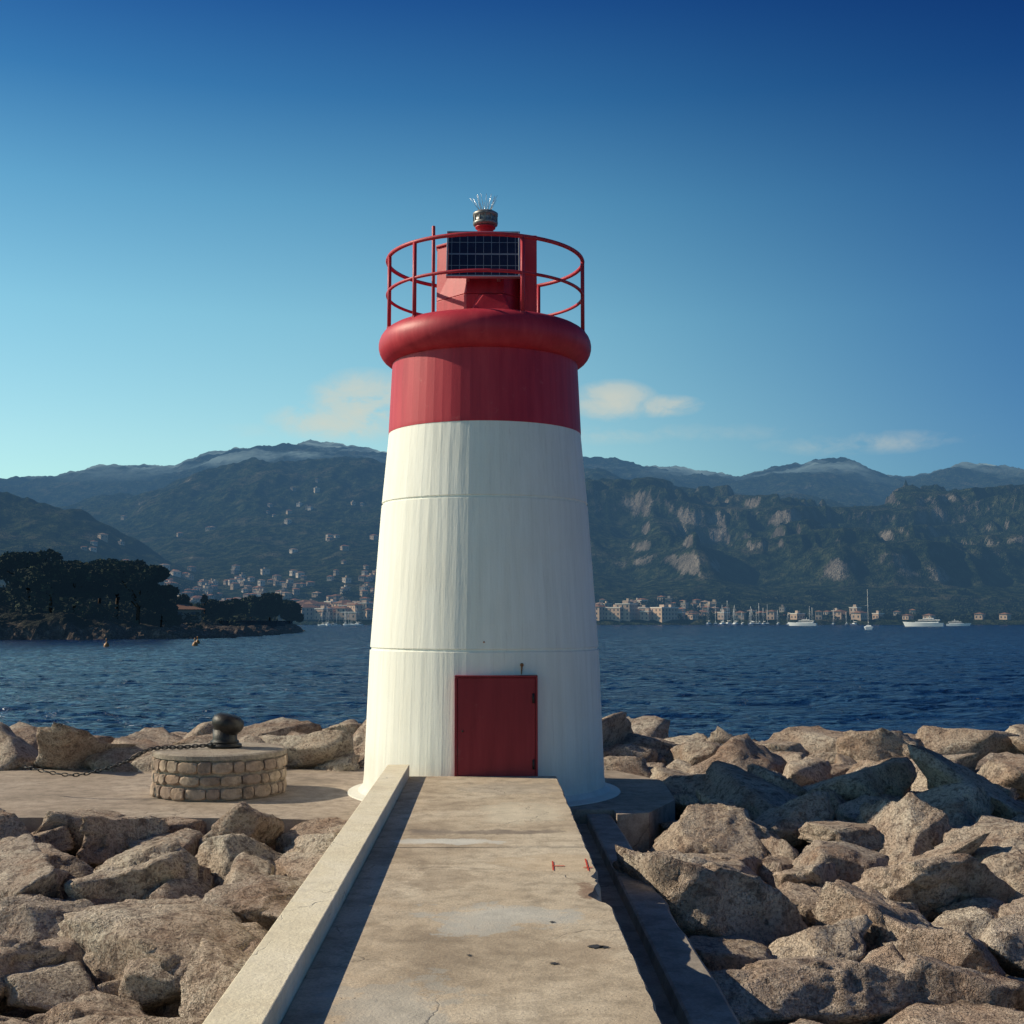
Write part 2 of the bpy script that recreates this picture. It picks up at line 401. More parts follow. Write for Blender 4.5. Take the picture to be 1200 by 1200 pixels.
f1 = g.noise(g.mapv(o, (.016, .016, .009)), 1, 7, .74); f2 = g.noise(g.mapv(o, (.07, .07, .07)), 1, 4, .75); f3 = g.noise(g.mapv(o, (.003, .003, .003)), 1, 3, .6)
veg = g.ramp(f2, [(.36, (.004, .008, .004)), (.5, (.020, .030, .013)), (.64, (.065, .072, .032))])
veg = g.mix(g.ramp(f1, [(.53, 0), (.66, .7)]), veg, (.125, .11, .07))
rock = g.ramp(f1, [(.38, (.04, .034, .03)), (.52, (.15, .125, .10)), (.68, (.33, .28, .225))])
rk = g.math('SUBTRACT', g.math('ADD', g.math('MULTIPLY', g.math('SUBTRACT', 1.0, nz), 1.1), g.math('MULTIPLY', g.math('SUBTRACT', f1, .5), 1.5)), g.math('MULTIPLY', g.math('SUBTRACT', f3, .5), .8))
c = g.mix(g.ramp(rk, [(.38, 0), (.52, .9)]), veg, rock)
setin(g, b, 'Base Color', c)
bm = g.bump(f2, 1, 10); bm = g.bump(f1, 1, 30, bm); setin(g, b, 'Normal', bm)
painted_haze(m, g, b, geo)
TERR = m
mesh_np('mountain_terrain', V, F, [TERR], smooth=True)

# ------------------------------------------------------------------ town
def fmat(name, cols, rough=.85, L=4600.):
    m, g, b, o, geo = newmat(name, cols[0], rough, spec=.1)
    isl = geo.outputs['Random Per Island']
    n = len(cols)
    setin(g, b, 'Base Color', g.ramp(isl, [(i/n, c) for i, c in enumerate(cols)], 'CONSTANT'))
    painted_haze(m, g, b, geo, mist=False, L=L)
    return m
WALLS = fmat('town_stucco', [(.66, .46, .30), (.74, .62, .46), (.62, .38, .24), (.80, .72, .60), (.52, .36, .25), (.72, .52, .34), (.48, .35, .26)])
HWALL = fmat('hillside_stucco', [(.38, .28, .19), (.45, .36, .27), (.30, .22, .15), (.52, .43, .34), (.26, .20, .15)])
ROOFS = fmat('town_roof_tiles', [(.26, .11, .06), (.30, .14, .08), (.22, .12, .08), (.32, .22, .16)])
WINS = fmat('town_windows', [(.05, .06, .07), (.09, .09, .1)], .3)
def building(bb, x, y, z, w, d, h, rot, flat=False):
    M = Matrix.Translation((x, y, z)) @ Matrix.Rotation(rot, 4, 'Z')
    bb.box(-w/2, w/2, -d/2, d/2, -6, h, 0, M)
    if flat:
        bb.box(-w/2-.3, w/2+.3, -d/2-.3, d/2+.3, h+.02, h+.7, 0, M)
        bb.box(-w*.15, w*.15, -d*.2, d*.2, h+.72, h+2.8, 0, M)
    else:
        e = .7; rh = min(w, d)*.22
        a = max(w-d, 0)/2; c = max(d-w, 0)/2
        vs = [(-w/2-e, -d/2-e, h+.03), (w/2+e, -d/2-e, h+.03), (w/2+e, d/2+e, h+.03), (-w/2-e, d/2+e, h+.03), (-a, -c, h+rh), (a, c, h+rh)]
        if a >= c: fs = [(0, 1, 5, 4), (1, 2, 5), (2, 3, 4, 5), (3, 0, 4), (3, 2, 1, 0)]
        else: fs = [(0, 1, 4), (1, 2, 5, 4), (2, 3, 5), (3, 0, 4, 5), (3, 2, 1, 0)]
        bb.add(vs, fs, 1, False, M)
    nf = max(1, int(h/3.1))
    for face in range(4):
        ln = w if face % 2 == 0 else d
        k = max(2, int(ln/3.6))
        for fl in range(nf):
            zc = (fl+.5)*h/nf
            for i in range(k):
                c0 = (-.5+(i+.5)/k)*ln; q = .6; zh = .85; e = .05
                if face == 0: P = [(c0-q, -d/2-e, zc-zh), (c0+q, -d/2-e, zc-zh), (c0+q, -d/2-e, zc+zh), (c0-q, -d/2-e, zc+zh)]
                elif face == 1: P = [(w/2+e, c0-q, zc-zh), (w/2+e, c0+q, zc-zh), (w/2+e, c0+q, zc+zh), (w/2+e, c0-q, zc+zh)]
                elif face == 3: P = [(-w/2-e, c0+q, zc-zh), (-w/2-e, c0-q, zc-zh), (-w/2-e, c0-q, zc+zh), (-w/2-e, c0+q, zc+zh)]
                else: continue
                bb.add(P, [(0, 1, 2, 3)], 2, False, M)
def hz(x, y): return float(height(np.array([float(x)]), np.array([float(y)]))[0])
R = random.Random(5)
def uX(u, y): return ((u-600)/1450+.0172)*y
TM = [WALLS, ROOFS, WINS]; TMH = [HWALL, ROOFS, WINS]
def place(u, y, w, h, flat=None, name='apartment_building'):
    bb = B(); x = uX(u, y); z = hz(x, y)
    building(bb, x, y, z, w, w*R.uniform(.5, .8), h, math.radians(R.uniform(35, 75)), R.random() < .3 if flat is None else flat)
    bb.obj(name, TM, recalc=False)
for i in range(54):
    u = R.uniform(338, 560) if i % 3 == 0 else R.uniform(345, 445); y = 1018+170*R.random()**1.5
    place(u, y, R.uniform(9, 19), R.uniform(6, 14))
for (u, w, h) in ((701, 14, 11), (712, 11, 8), (724, 20, 10), (734, 20, 13), (742, 12, 8), (759, 14, 7), (768, 11, 7), (778, 18, 10), (786, 11, 10), (797, 9, 6), (812, 8, 5), (848, 10, 6), (868, 11, 6), (905, 10, 7), (935, 11, 5), (960, 10, 7), (985, 14, 7), (1003, 10, 10), (1008, 15, 6), (1030, 10, 5), (1065, 9, 4), (1090, 9, 4), (1150, 9, 5), (1180, 9, 5)):
    place(u, R.uniform(1014, 1034), w, h)
for i in range(18): place(R.uniform(695, 830), R.uniform(1050, 1150), R.uniform(6, 12), R.uniform(4, 9))
bb = B()
def scatter(n, u0, u1, y0, y1, clus, pw=1.6, s0=4.5, s1=9.5):
    for i in range(n):
        u = R.uniform(u0, u1); y = y0+(y1-y0)*R.random()**pw
        x = uX(u, y)
        if fbm(np.array([[x/110., y/110., 3.]]), 3, 77)[0] < clus: continue
        s = R.uniform(s0, s1)
        building(bb, x, y, hz(x, y), s, s*R.uniform(.6, .9), R.uniform(3, 6), math.radians(R.uniform(25, 75)), R.random() < .2)
scatter(260, 90, 600, 1100, 2200, .12, 2.2)
scatter(260, 190, 600, 1080, 1420, -.10, 1.4, 5, 10)
scatter(80, 660, 840, 1080, 1250, -.1)
scatter(45, 820, 1250, 1050, 1180, .1)
bb.obj('hillside_houses', TMH, recalc=False)

# ------------------------------------------------------------------ foliage / trees
def mat_leaf(name, dk, lt, L=4600.):
    m, g, b, o, geo = newmat(name, dk, .9, spec=.1)
    isl = geo.outputs['Random Per Island']
    n = g.noise(o, .35, 3)
    c = g.mix(isl, dk, lt); c = g.mix(g.ramp(n, [(.4, .6), (.6, 0)]), c, tuple(x*.4 for x in dk))
    setin(g, b, 'Base Color', c); painted_haze(m, g, b, geo, mist=False, L=L); return m
LEAF = mat_leaf('pine_foliage', (.012, .018, .010), (.038, .050, .022))
BARK, g_, b_, o_, ge_ = newmat('pine_bark', (.06, .04, .03), .9)
def leaves(lobes, n, size, rng, flat=.5):
    lobes = np.array(lobes); vol = lobes[:, 3]*lobes[:, 4]; idx = rng.choice(len(lobes), n, p=vol/vol.sum())
    d = rng.normal(size=(n, 3)); d /= np.linalg.norm(d, axis=1)[:, None]
    r = rng.uniform(.45, 1.08, n)**.6
    c = lobes[idx, :3] + d*r[:, None]*np.stack([lobes[idx, 3], lobes[idx, 3], lobes[idx, 4]], -1)
    a = rng.normal(size=(n, 3)); a[:, 2] *= flat; a /= np.linalg.norm(a, axis=1)[:, None]
    q = rng.normal(size=(n, 3)); bvec = np.cross(a, q); bvec /= np.linalg.norm(bvec, axis=1)[:, None]
    s = size*rng.uniform(.5, 1.3, n)[:, None]
    V = np.stack([c-a*s, c-bvec*s*.6, c+a*s, c+bvec*s*.6], 1).reshape(-1, 3)
    F = np.arange(4*n).reshape(n, 4); return V, F
def tree(name, x, y, z, H, Wd, seed, umbrella=True, n=5000, size=.42):
    r = np.random.default_rng(seed); e = empty(name, (x, y, z))
    bb = B(); lean = r.uniform(-.08, .08, 2)*H
    top = (lean[0], lean[1], H*.72)
    bb.tube([(0, 0, -.8), (lean[0]*.3, lean[1]*.3, H*.3), (lean[0]*.8, lean[1]*.8, H*.55), top], [H*.035, H*.028, H*.02, H*.01], 8)
    lobes = []
    nl = 20 if umbrella else 13
    for i in range(nl):
        a = 2*math.pi*i/nl*2.4+r.uniform(0, .8); rad = Wd*.5*r.uniform(.15, .82)
        zz = H*(r.uniform(.42, .88) if umbrella else r.uniform(.25, .85)); rr = Wd*r.uniform(.13, .22)
        rad *= min(1, 1.35-zz/H*.55)
        if not umbrella: rad *= 1.15-zz/H*.6
        p = (lean[0]+math.cos(a)*rad, lean[1]+math.sin(a)*rad, zz)
        lobes.append((*p, rr, rr*(.62 if umbrella else .85)))
        st = Vector((lean[0]*.7, lean[1]*.7, min(H*r.uniform(.30, .5), zz*.8)))
        mid = st.lerp(Vector(p), .55)+Vector((0, 0, -.02*H))
        bb.tube([st, mid, p], [H*.012, H*.009, H*.004], 6)
    lobes.append((lean[0], lean[1], H*.87, Wd*.26, H*.10))
    bb.obj('trunk_and_limbs', [BARK], e)
    V, F = leaves(lobes, n, size, r)
    mesh_np('crown', V, F, [LEAF], parent=e)

SH = [(-260, 120), (-130, 178), (-75, 195), (-47, 217), (-50, 290), (-55, 362), (-85, 420), (-300, 470)]
def inside_d(x, y):
    d = np.full(x.shape, 1e9); n = len(SH); ins = np.zeros(x.shape, bool)
    for i in range(n):
        x0, y0 = SH[i]; x1, y1 = SH[(i+1) % n]
        ex, ey = x1-x0, y1-y0; t = np.clip(((x-x0)*ex+(y-y0)*ey)/(ex*ex+ey*ey), 0, 1)
        d = np.minimum(d, np.hypot(x-x0-t*ex, y-y0-t*ey))
        c = ((y0 > y) != (y1 > y)) & (x < (x1-x0)*(y-y0)/((y1-y0)+1e-9)+x0); ins ^= c
    return np.where(ins, d, -d)
def hl(x, y):
    d = inside_d(x, y); P = np.stack([x/7., y/7., np.zeros_like(x)], -1)
    n = fbm(P, 5, 41, .65)
    d2 = d + n*3
    h = np.interp(d2, [-8, -1, 0, 3, 10, 40], [-4, -1.9, -1.2, .9, 2.6, 5.0])
    tap = np.clip((-x-38)/40, .35, 1)
    return np.where(h > -1.0, -1.0+(h+1.0)*tap, h) + n*.75*(d > -4)
gx, gy = np.meshgrid(np.linspace(-300, -34, 420), np.linspace(110, 480, 420), indexing='xy')
gz = hl(gx, gy); I = np.arange(gx.size).reshape(gx.shape)
F = np.stack([I[:-1, :-1], I[:-1, 1:], I[1:, 1:], I[1:, :-1]], -1).reshape(-1, 4)
m, g, b, o, geo = newmat('headland_ground', (.1, .08, .06), .95, spec=.1)
n1 = g.noise(o, .25, 6, .7); n2 = g.noise(o, 1.2, 5, .7)
zz = g.n('ShaderNodeSeparateXYZ', Vector=o).outputs['Z']
c = g.ramp(n2, [(.35, (.02, .016, .015)), (.55, (.13, .10, .08)), (.72, (.32, .24, .19))])
c = g.mix(g.ramp(g.math('ADD', g.math('MULTIPLY', zz, .18), g.math('MULTIPLY', n1, .8)), [(.45, 0), (.62, .92)]), c, (.016, .020, .012))
setin(g, b, 'Base Color', c); bm = g.bump(n2, 1, .8); setin(g, b, 'Normal', g.bump(n1, 1, 2, bm))
painted_haze(m, g, b, geo, mist=False)
mesh_np('headland', np.stack([gx, gy, gz], -1).reshape(-1, 3), F, [m], smooth=False)
def hl1(x, y): return float(hl(np.array([float(x)]), np.array([float(y)]))[0])
def T_(name, u, y, H, Wd, seed, umb=True, n=5000, size=.4):
    x = uX(u, y); tree(name, x, y, hl1(x, y), H, Wd, seed, umb, n, size)
T_('umbrella_pine', 165, 214, 11.5, 11.5, 1, True, 15000)
T_('umbrella_pine', 140, 222, 10.5, 9, 15, True, 9000)
T_('umbrella_pine', 92, 216, 9.6, 11.5, 2, True, 13000)
T_('umbrella_pine', 40, 220, 10, 12, 3, True, 10000)
T_('umbrella_pine', -30, 225, 12, 13, 4, True, 6000)
T_('umbrella_pine', 120, 240, 9.5, 9, 14, True, 7000)
T_('umbrella_pine', 64, 214, 9.0, 9, 16, True, 8000)
T_('holm_oak', 192, 225, 5.0, 6, 5, False, 5000)
T_('holm_oak', 212, 250, 4.6, 7, 6, False, 4500)
T_('holm_oak', 255, 275, 5.2, 8, 7, False, 4500)
T_('holm_oak', 318, 330, 7.5, 9, 8, False, 4500, .5)
T_('holm_oak', 338, 345, 6.5, 8, 9, False, 4500, .5)
T_('holm_oak', 296, 330, 6, 9, 10, False, 4500, .5)
T_('holm_oak', 276, 300, 4.6, 8, 18, False, 4500, .5)
T_('cypress', 243, 262, 7.0, 2.0, 12, False, 2400, .3)
lob = []; rr = np.random.default_rng(3)
while len(lob) < 900:
    x = rr.uniform(-200, -44); y = rr.uniform(180, 400)
    d = float(inside_d(np.array([x]), np.array([y]))[0])
    if d < 4.5: continue
    s = rr.uniform(.9, 2.7)*(1.25 if x/y < -.27 else .9); lob.append((x, y, hl1(x, y)+s*.35, s*1.2, s*.9))
V, F = leaves(lob, 120000, .45, rr); mesh_np('headland_shrubs', V, F, [LEAF])
lob = []
while len(lob) < 800:
    t_ = rr.uniform(-.42, .45); y = 1024+rr.uniform(0, 1)**1.3*280; x = t_*y
    s = rr.uniform(2, 5.5); lob.append((x, y, hz(x, y)+s*.35, s*1.3, s*.8))
V, F = leaves(lob, 80000, 1.3, rr); mesh_np('shoreline_trees', V, F, [LEAF])
HST, g, b, o, geo = newmat('seawall_stone', (.3, .25, .2), .9)
br = g.n('ShaderNodeTexBrick', Scale=1.0, Color1=(.16, .125, .10, 1), Color2=(.24, .19, .155, 1), Mortar=(.09, .08, .07, 1)); br.inputs['Brick Width'].default_value = 1.2; br.inputs['Row Height'].default_value = .5
g.nt.links.new(g.mapv(o, (1, 1, 1), rot=(math.pi/2, 0, 0)), br.inputs['Vector'])
setin(g, b, 'Base Color', g.mix(g.noise(o, .6, 5), br.outputs['Color'], (.06, .055, .05)))
bb = B()
for (x0, y0, x1, y1) in ((-54, 250, -52, 300), (-52, 300, -57, 356), (-57, 356, -84, 366)):
    dv = Vector((x1-x0, y1-y0, 0)); ln = dv.length
    M = Matrix.Translation((x0, y0, 0)) @ Matrix.Rotation(math.atan2(dv.y, dv.x), 4, 'Z')
    bb.box(0, ln+.3, -.4, .4, -3, 1.5, 0, M); bb.box(-.05, ln+.35, -.5, .5, 1.503, 1.7, 0, M)
bb.obj('sea_wall', [HST])
bb = B(); building(bb, uX(216, 248), 248, hl1(uX(216, 248), 248)-.6, 6, 5, 2.6, math.radians(35)); bb.obj('villa_house', TMH, recalc=False)

# ------------------------------------------------------------------ boats
BW = fmat('boat_white_gelcoat', [(.85, .84, .80)], .3); BD = fmat('boat_dark_glass', [(.02, .025, .03)], .1); BM = fmat('boat_mast_metal', [(.6, .58, .54)], .4)
BH = fmat('sailboat_hull_paint', [(.55, .55, .52), (.06, .08, .14), (.4, .4, .4)], .4)
def hull(bb, Ln, Bm, H, mi=0, M=None):
    st = 14; vs = []; fs = []
    for i in range(st+1):
        t = i/st; x = (t-.5)*Ln
        wd = Bm/2*(1-max(0, (t-.45)/.55)**2.2)*(.85+.15*min(1, t*4)); sh = H*(1+.35*t*t)
        xo = Ln*.06*max(0, (t-.7)/.3)
        vs += [(x, 0, -.4), (x, -wd*.72, 0), (x+xo, -wd, sh), (x+xo, wd, sh), (x, wd*.72, 0)]
    for i in range(st):
        a = i*5; c = a+5
        for k in range(5):
            l = (k+1) % 5; fs.append((a+k, a+l, c+l, c+k))
    fs.append((0, 1, 2, 3, 4)); fs.append([st*5+k for k in range(5)][::-1])
    bb.add(vs, fs, mi, False, M)
def cabin(bb, x0, x1, w, z0, z1, rake, M, mi=0):
    vs = [(x0, -w/2, z0), (x1, -w/2*.7, z0), (x1, w/2*.7, z0), (x0, w/2, z0), (x0+rake*.2, -w/2*.9, z1), (x1-rake, -w/2*.6, z1), (x1-rake, w/2*.6, z1), (x0+rake*.2, w/2*.9, z1)]
    bb.add(vs, [(3, 2, 1, 0), (4, 5, 6, 7), (0, 1, 5, 4), (1, 2, 6, 5), (2, 3, 7, 6), (3, 0, 4, 7)], mi, False, M)
def yacht(u, y, Ln, rot):
    bb = B(); M = Matrix.Translation((uX(u, y), y, SEA_Z)) @ Matrix.Rotation(rot, 4, 'Z')
    h = Ln*.095; hull(bb, Ln, Ln*.22, h, 0, M)
    cabin(bb, -Ln*.38, Ln*.26, Ln*.17, h*1.05, h*1.35, Ln*.03, M); cabin(bb, -Ln*.33, Ln*.245, Ln*.172, h*1.36, h*1.72, Ln*.05, M, 1)
    cabin(bb, -Ln*.42, Ln*.16, Ln*.19, h*1.73, h*1.9, Ln*.03, M); cabin(bb, -Ln*.2, Ln*.08, Ln*.12, h*1.91, h*2.2, Ln*.06, M, 1); cabin(bb, -Ln*.26, Ln*.04, Ln*.13, h*2.21, h*2.35, Ln*.02, M)
    bb.tube([M @ Vector((-Ln*.12, 0, h*2.3)), M @ Vector((-Ln*.15, 0, h*3.1))], .18, 6, 2)
    bb.obj('motor_yacht', [BW, BD, BM])
yacht(1084, 700, 21, math.radians(152)); yacht(941, 800, 18, math.radians(148)); yacht(1124, 780, 14, math.radians(-28))
def sail(u, y, Ln, rot, name='sailboat', mh=0):
    bb = B(); M = Matrix.Translation((uX(u, y), y, SEA_Z)) @ Matrix.Rotation(rot, 4, 'Z')
    hull(bb, Ln, Ln*.3, Ln*.09, mh, M); cabin(bb, -Ln*.2, Ln*.2, Ln*.18, Ln*.1, Ln*.15, Ln*.06, M)
    Hm = Ln*R.uniform(1.15, 1.5); wd = .00012*y
    bb.tube([M @ Vector((Ln*.08, 0, 0)), M @ Vector((Ln*.08, 0, Hm))], wd, 6, 2)
    bb.tube([M @ Vector((Ln*.08, 0, Ln*.25)), M @ Vector((-Ln*.38, 0, Ln*.24))], wd*1.4, 6, 0)
    bb.tube([M @ Vector((Ln*.08, 0, Hm)), M @ Vector((Ln*.52, 0, Ln*.12))], wd*.35, 4, 2); bb.tube([M @ Vector((Ln*.08, 0, Hm)), M @ Vector((-Ln*.49, 0, Ln*.1))], wd*.3, 4, 2)
    bb.tube([M @ Vector((Ln*.08, -.1*Ln, Hm*.6)), M @ Vector((Ln*.08, .1*Ln, Hm*.6))], wd*.6, 4, 2)
    bb.obj(name, [BW, BD, BM, BH])
sail(1018, 440, 10.5, math.radians(75))
for i in range(24):
    u = R.choice([R.uniform(828, 862), R.uniform(860, 925), R.uniform(940, 1010), R.uniform(828, 900)])
    sail(u, R.uniform(900, 975), R.uniform(7, 13), math.radians(R.uniform(60, 120)), mh=3)
for i in range(9): sail(R.uniform(365, 440), R.uniform(820, 960), R.uniform(6, 9), math.radians(R.uniform(0, 180)))
BUOY, g, b, o, geo = newmat('buoy_plastic', (.35, .15, .04), .5)
for (u, y) in ((130, 145), (235, 165), (232, 150)):
    bb = B(); bb.lathe([(.05, -.3), (.3, -.1), (.34, .15), (.25, .4), (.09, .5), (.06, .8), (.1, .82), (.1, .98), (.02, 1.0)], 16)
    bb.obj('mooring_buoy', [BUOY], loc=(uX(u, y), y, SEA_Z))

# ------------------------------------------------------------------ lighthouse
AX, AY = -.07, 14.40
LH = empty('lighthouse', (AX, AY, 0))
SEG = 66
bb = B()
pw = [(1.56, -.34), (1.55, -.318), (1.44, -.30), (1.385, -.25), (1.372, -.15), (1.318, 1.272), (1.300, 1.280), (1.300, 1.300), (1.314, 1.308), (1.200, 2.925), (1.183, 2.932), (1.183, 2.950), (1.196, 2.958), (1.122, 3.77)]
bb.lathe(pw, SEG, 0, False)
bb.obj('tower_shaft', [WHITE], LH)
bb = B(); bb.lathe([(1.126, 3.768), (1.126, 3.80), (1.088, 4.62), (1.0, 4.66)], SEG, 0, False)
bb.obj('red_band', [RED], LH)
bb = B(); tp = []
for i in range(0, 21):
    a = -math.pi*.72+ i/20*math.pi*1.35
    tp.append((1.03+.222*math.cos(a), 4.80+.222*math.sin(a)))
tp = [(.9, tp[0][1])]+tp+[(.9, 5.0), (.02, 5.01)]
bb.lathe(tp, 96, 0, True)
bb.obj('gallery_rim', [RED], LH)
bb = B(); RR = 1.155
def ring(r, z, rad): bb.tube([(r*math.cos(2*math.pi*i/72), r*math.sin(2*math.pi*i/72), z) for i in range(72)], rad, 8, 0, True)
ring(RR, 5.83, .024); ring(RR, 5.42, .019)
for xo, back in ((-.96, 0), (-.68, 0), (.36, 0), (.99, 0), (.58, 1), (-.45, 1), (.1, 1)):
    a = math.acos(xo); x = RR*xo; y = RR*math.sin(a)*(1 if back else -1)
    bb.tube([(x, y, 4.93), (x, y, 5.83)], .023, 8)
    bb.lathe([(.045, 4.96), (.045, 4.985)], 10, 0, False, Matrix.Translation((x*.985, y*.985, 0)))
bb.obj('gallery_railing', [RED], LH)
bb = B()
def prism(pts0, z0, pts1, z1, mi=0):
    n = len(pts0); vs = [(x, y, z0) for x, y in pts0]+[(x, y, z1) for x, y in pts1]
    fs = [(i, (i+1) % n, n+(i+1) % n, n+i) for i in range(n)]+[list(range(n))[::-1], [n+i for i in range(n)]]
    bb.add(vs, fs, mi)
def octo(w, f, bk, cx, cy): return [(-w, -f+cy), (-w+cx, -f), (w-cx, -f), (w, -f+cy), (w, bk-cy), (w-cx, bk), (-w+cx, bk), (-w, bk-cy)]
prism(octo(.575, .42, .42, .36, .38), 5.0, octo(.575, .42, .42, .36, .38), 5.36)
prism(octo(.575, .42, .42, .36, .38), 5.362, octo(.57, .30, .42, .34, .30), 6.02)
prism(octo(.585, .315, .435, .34, .30), 6.021, octo(.585, .315, .435, .34, .30), 6.05)
bb.box(.40, .60, -.34, -.12, 5.02, 6.075)
prism([(-.22, -.60), (.34, -.60), (.36, -.424), (-.24, -.424)], 5.02, [(-.02, -.47), (.20, -.47), (.24, -.424), (-.08, -.424)], 5.34)
bb.tube([(-.60, -.34, 4.98), (-.60, -.34, 6.18)], .02, 8)
bb.obj('lantern_housing', [RED], LH, bevel=.008)
sp_ = B(); sp_.box(-.40, .40, -.012, .012, -.295, .295, 0)
P = sp_.obj('solar_panel_cells', [SOLAR], LH); P.location = (-.02, -.57, 5.77); P.rotation_euler = (math.radians(-20), 0, 0)
sp_ = B()
sp_.box(-.42, -.402, -.025, .02, -.315, .315); sp_.box(.402, .42, -.025, .02, -.315, .315); sp_.box(-.402, .402, -.025, .02, -.315, -.297); sp_.box(-.402, .402, -.025, .02, .297, .315)
sp_.box(-.2, -.16, .02, .24, -.2, -.17); sp_.box(.16, .2, .02, .24, -.2, -.17); sp_.box(-.2, -.16, .02, .15, .18, .21); sp_.box(.16, .2, .02, .15, .18, .21)
P = sp_.obj('solar_panel_frame', [ALU], LH, bevel=.003); P.location = (-.02, -.57, 5.77); P.rotation_euler = (math.radians(-20), 0, 0)
bb = B()
bb.lathe([(.13, 6.05), (.13, 6.075), (.10, 6.09), (.095, 6.26), (.12, 6.262), (.12, 6.28)], 28, 0)
bb.obj('lamp_pedestal', [RED], LH)
bb = B()
bb.lathe([(.10, 6.282), (.145, 6.30), (.15, 6.33), (.135, 6.34), (.135, 6.40), (.15, 6.41), (.15, 6.44), (.12, 6.46), (.03, 6.475)], 32, 0)
for k in range(12):
    a = k/12*2*math.pi; bb.box(.134, .146, -.006, .006, 6.335, 6.415, 0, Matrix.Rotation(a, 4, 'Z'))
bb.obj('lamp_body', [GREY], LH)
bb = B()
for k in range(16):
    a = k/16*2*math.pi+.1; t = .35+.35*((k*7) % 3)/2; r0 = .05
    bb.tube([(r0*math.cos(a), r0*math.sin(a), 6.45), (math.cos(a)*(r0+.19*t), math.sin(a)*(r0+.19*t), 6.45+.21*math.cos(t*.8))], [.0035, .002], 5)
bb.obj('bird_spikes', [ALU], LH)
dx = .062-AX
bb = B(); bb.box(dx-.405, dx+.405, -1.395, -1.25, -.33, 1.01)
D = bb.obj('door_leaf', [REDD], LH, bevel=.004)
bb = B(); bb.box(dx-.435, dx-.408, -1.40, -1.2, -.33, 1.012); bb.box(dx+.408, dx+.43, -1.40, -1.2, -.33, 1.012); bb.box(dx-.435, dx+.43, -1.402, -1.2, 1.014, 1.035)
bb.obj('door_frame', [REDD], LH, bevel=.003)
bb = B()
for z in (.12, .80): bb.tube([(dx+.385, -1.405, z-.05), (dx+.385, -1.405, z+.05)], .012, 8)
bb.tube([(dx-.352, -1.39, .46), (dx-.352, -1.415, .46)], .010, 6)
bb.obj('door_hinges_and_lock', [IRON], LH)
RUST, g, b, o, geo = newmat('rust_stain', (.28, .10, .03), .9)
setin(g, b, 'Base Color', g.ramp(g.noise(o, 40, 5), [(.3, (.16, .05, .015)), (.7, (.42, .2, .08))]))
bb = B(); bb.tube([(.40, -1.22, 1.14), (.40, -1.275, 1.14)], .020, 8)
bb.tube([(.40, -1.262, 1.15), (.395, -1.268, 1.04)], [.014, .004], 6); bb.tube([(0.0, -1.30, 1.38), (0, -1.322, 1.38)], .01, 6)
bb.obj('rusty_bolt', [RUST], LH)

# ------------------------------------------------------------------ walkway, parapet, ledge
def strip(name, mat, y0, y1, prof_fn, step=.05, smooth=False):
    n = max(2, int((y1-y0)/step)); rows = [prof_fn(y0+(y1-y0)*i/n) for i in range(n+1)]
    k = len(rows[0]); vs = []; fs = []
    for i, r in enumerate(rows):
        for (x, z) in r: vs.append((x, y0+(y1-y0)*i/n, z))
    for i in range(n):
        for j in range(k):
            l = (j+1) % k; fs.append((i*k+j, i*k+l, (i+1)*k+l, (i+1)*k+j))
    fs.append(list(range(k))[::-1]); fs.append([n*k+j for j in range(k)])
    bb = B(); bb.add(vs, fs); return bb.obj(name, [mat])
def nz1(a, b, s): return float(vnoise(np.array([[a, b, .5]]), s)[0])
def wprof(y):
    j = .008*nz1(y*3, 0, 1)+.007*nz1(y*11, 0, 2)
    ch = .012
    wq = sstep(7.1, 7.35, y)*(1-sstep(7.9, 8.2, y))
    q = float(wq)*(abs(nz1(y*5, 1, 3))*.06+abs(nz1(y*16, 1, 4))*.03); j -= q; ch = .012+q*.6
    e = .69+j
    return [(-.835, -.9), (-.835, 0), (-.3, .003*nz1(y*.6, 3, 6)), (.2, .003*nz1(y*.6, 8, 6)), (e-ch, 0), (e, -ch*1.3), (.70+j*.3, -.30), (.70, -.9)]
strip('concrete_walkway', PATH, -4, 8.955, wprof)
strip('concrete_walkway', PATH, 8.975, 13.01, wprof)
bb = B(); bb.box(-.82, .66, 8.9, 9.05, -.6, -.03); bb.obj('walkway_joint_filler', [LEDGE])
ys = [-4, -1.2, 1.6, 4.4, 7.2, 10.0, 13.02]
pe = empty('parapet_wall')
for a, c in zip(ys[:-1], ys[1:]):
    bb = B(); bb.box(-1.065, -.838, a+.002, c-.002, -.9, .12); o_ = bb.obj('parapet_section', [KERB], pe, bevel=.006)
strip('side_ledge', LEDGE, -4, 12.9, lambda y: [(.705, -.9), (.705, -.47+.01*nz1(y, 1, 8)), (.98, -.47+.01*nz1(y, 5, 8)), (.985, -.38), (1.0, -.37), (1.22+.02*nz1(y*3, 1, 9), -.37), (1.25+.02*nz1(y*3, 1, 9), -.40), (1.26, -.9)])
PAINT, g, b, o, geo = newmat('red_survey_paint', (.55, .05, .02), .8)
bb = B()
for (x0, x1, y0, y1) in ((.40, .41, 8.12, 8.42), (.40, .48, 8.25, 8.27), (.60, .66, 8.20, 8.22), (.625, .635, 8.1, 8.5)):
    bb.add([(x0, y0, .006), (x1, y0, .006), (x1+.01, y1, .006), (x0+.01, y1, .006)], [(0, 1, 2, 3)])
bb.obj('painted_survey_marks', [PAINT])
bb = B()
for (x, y, r) in ((.52, 6.25, .030), (.56, 6.24, .018), (.30, 5.95, .016), (.33, 6.75, .012), (-.1, 6.1, .010)):
    n = 14; bb.add([(x+r*1.4*math.cos(i/n*6.283)*(1+.3*math.sin(i*2.7)), y+r*math.sin(i/n*6.283)*(1+.3*math.cos(i*1.9)), .0055) for i in range(n)], [list(range(n))])
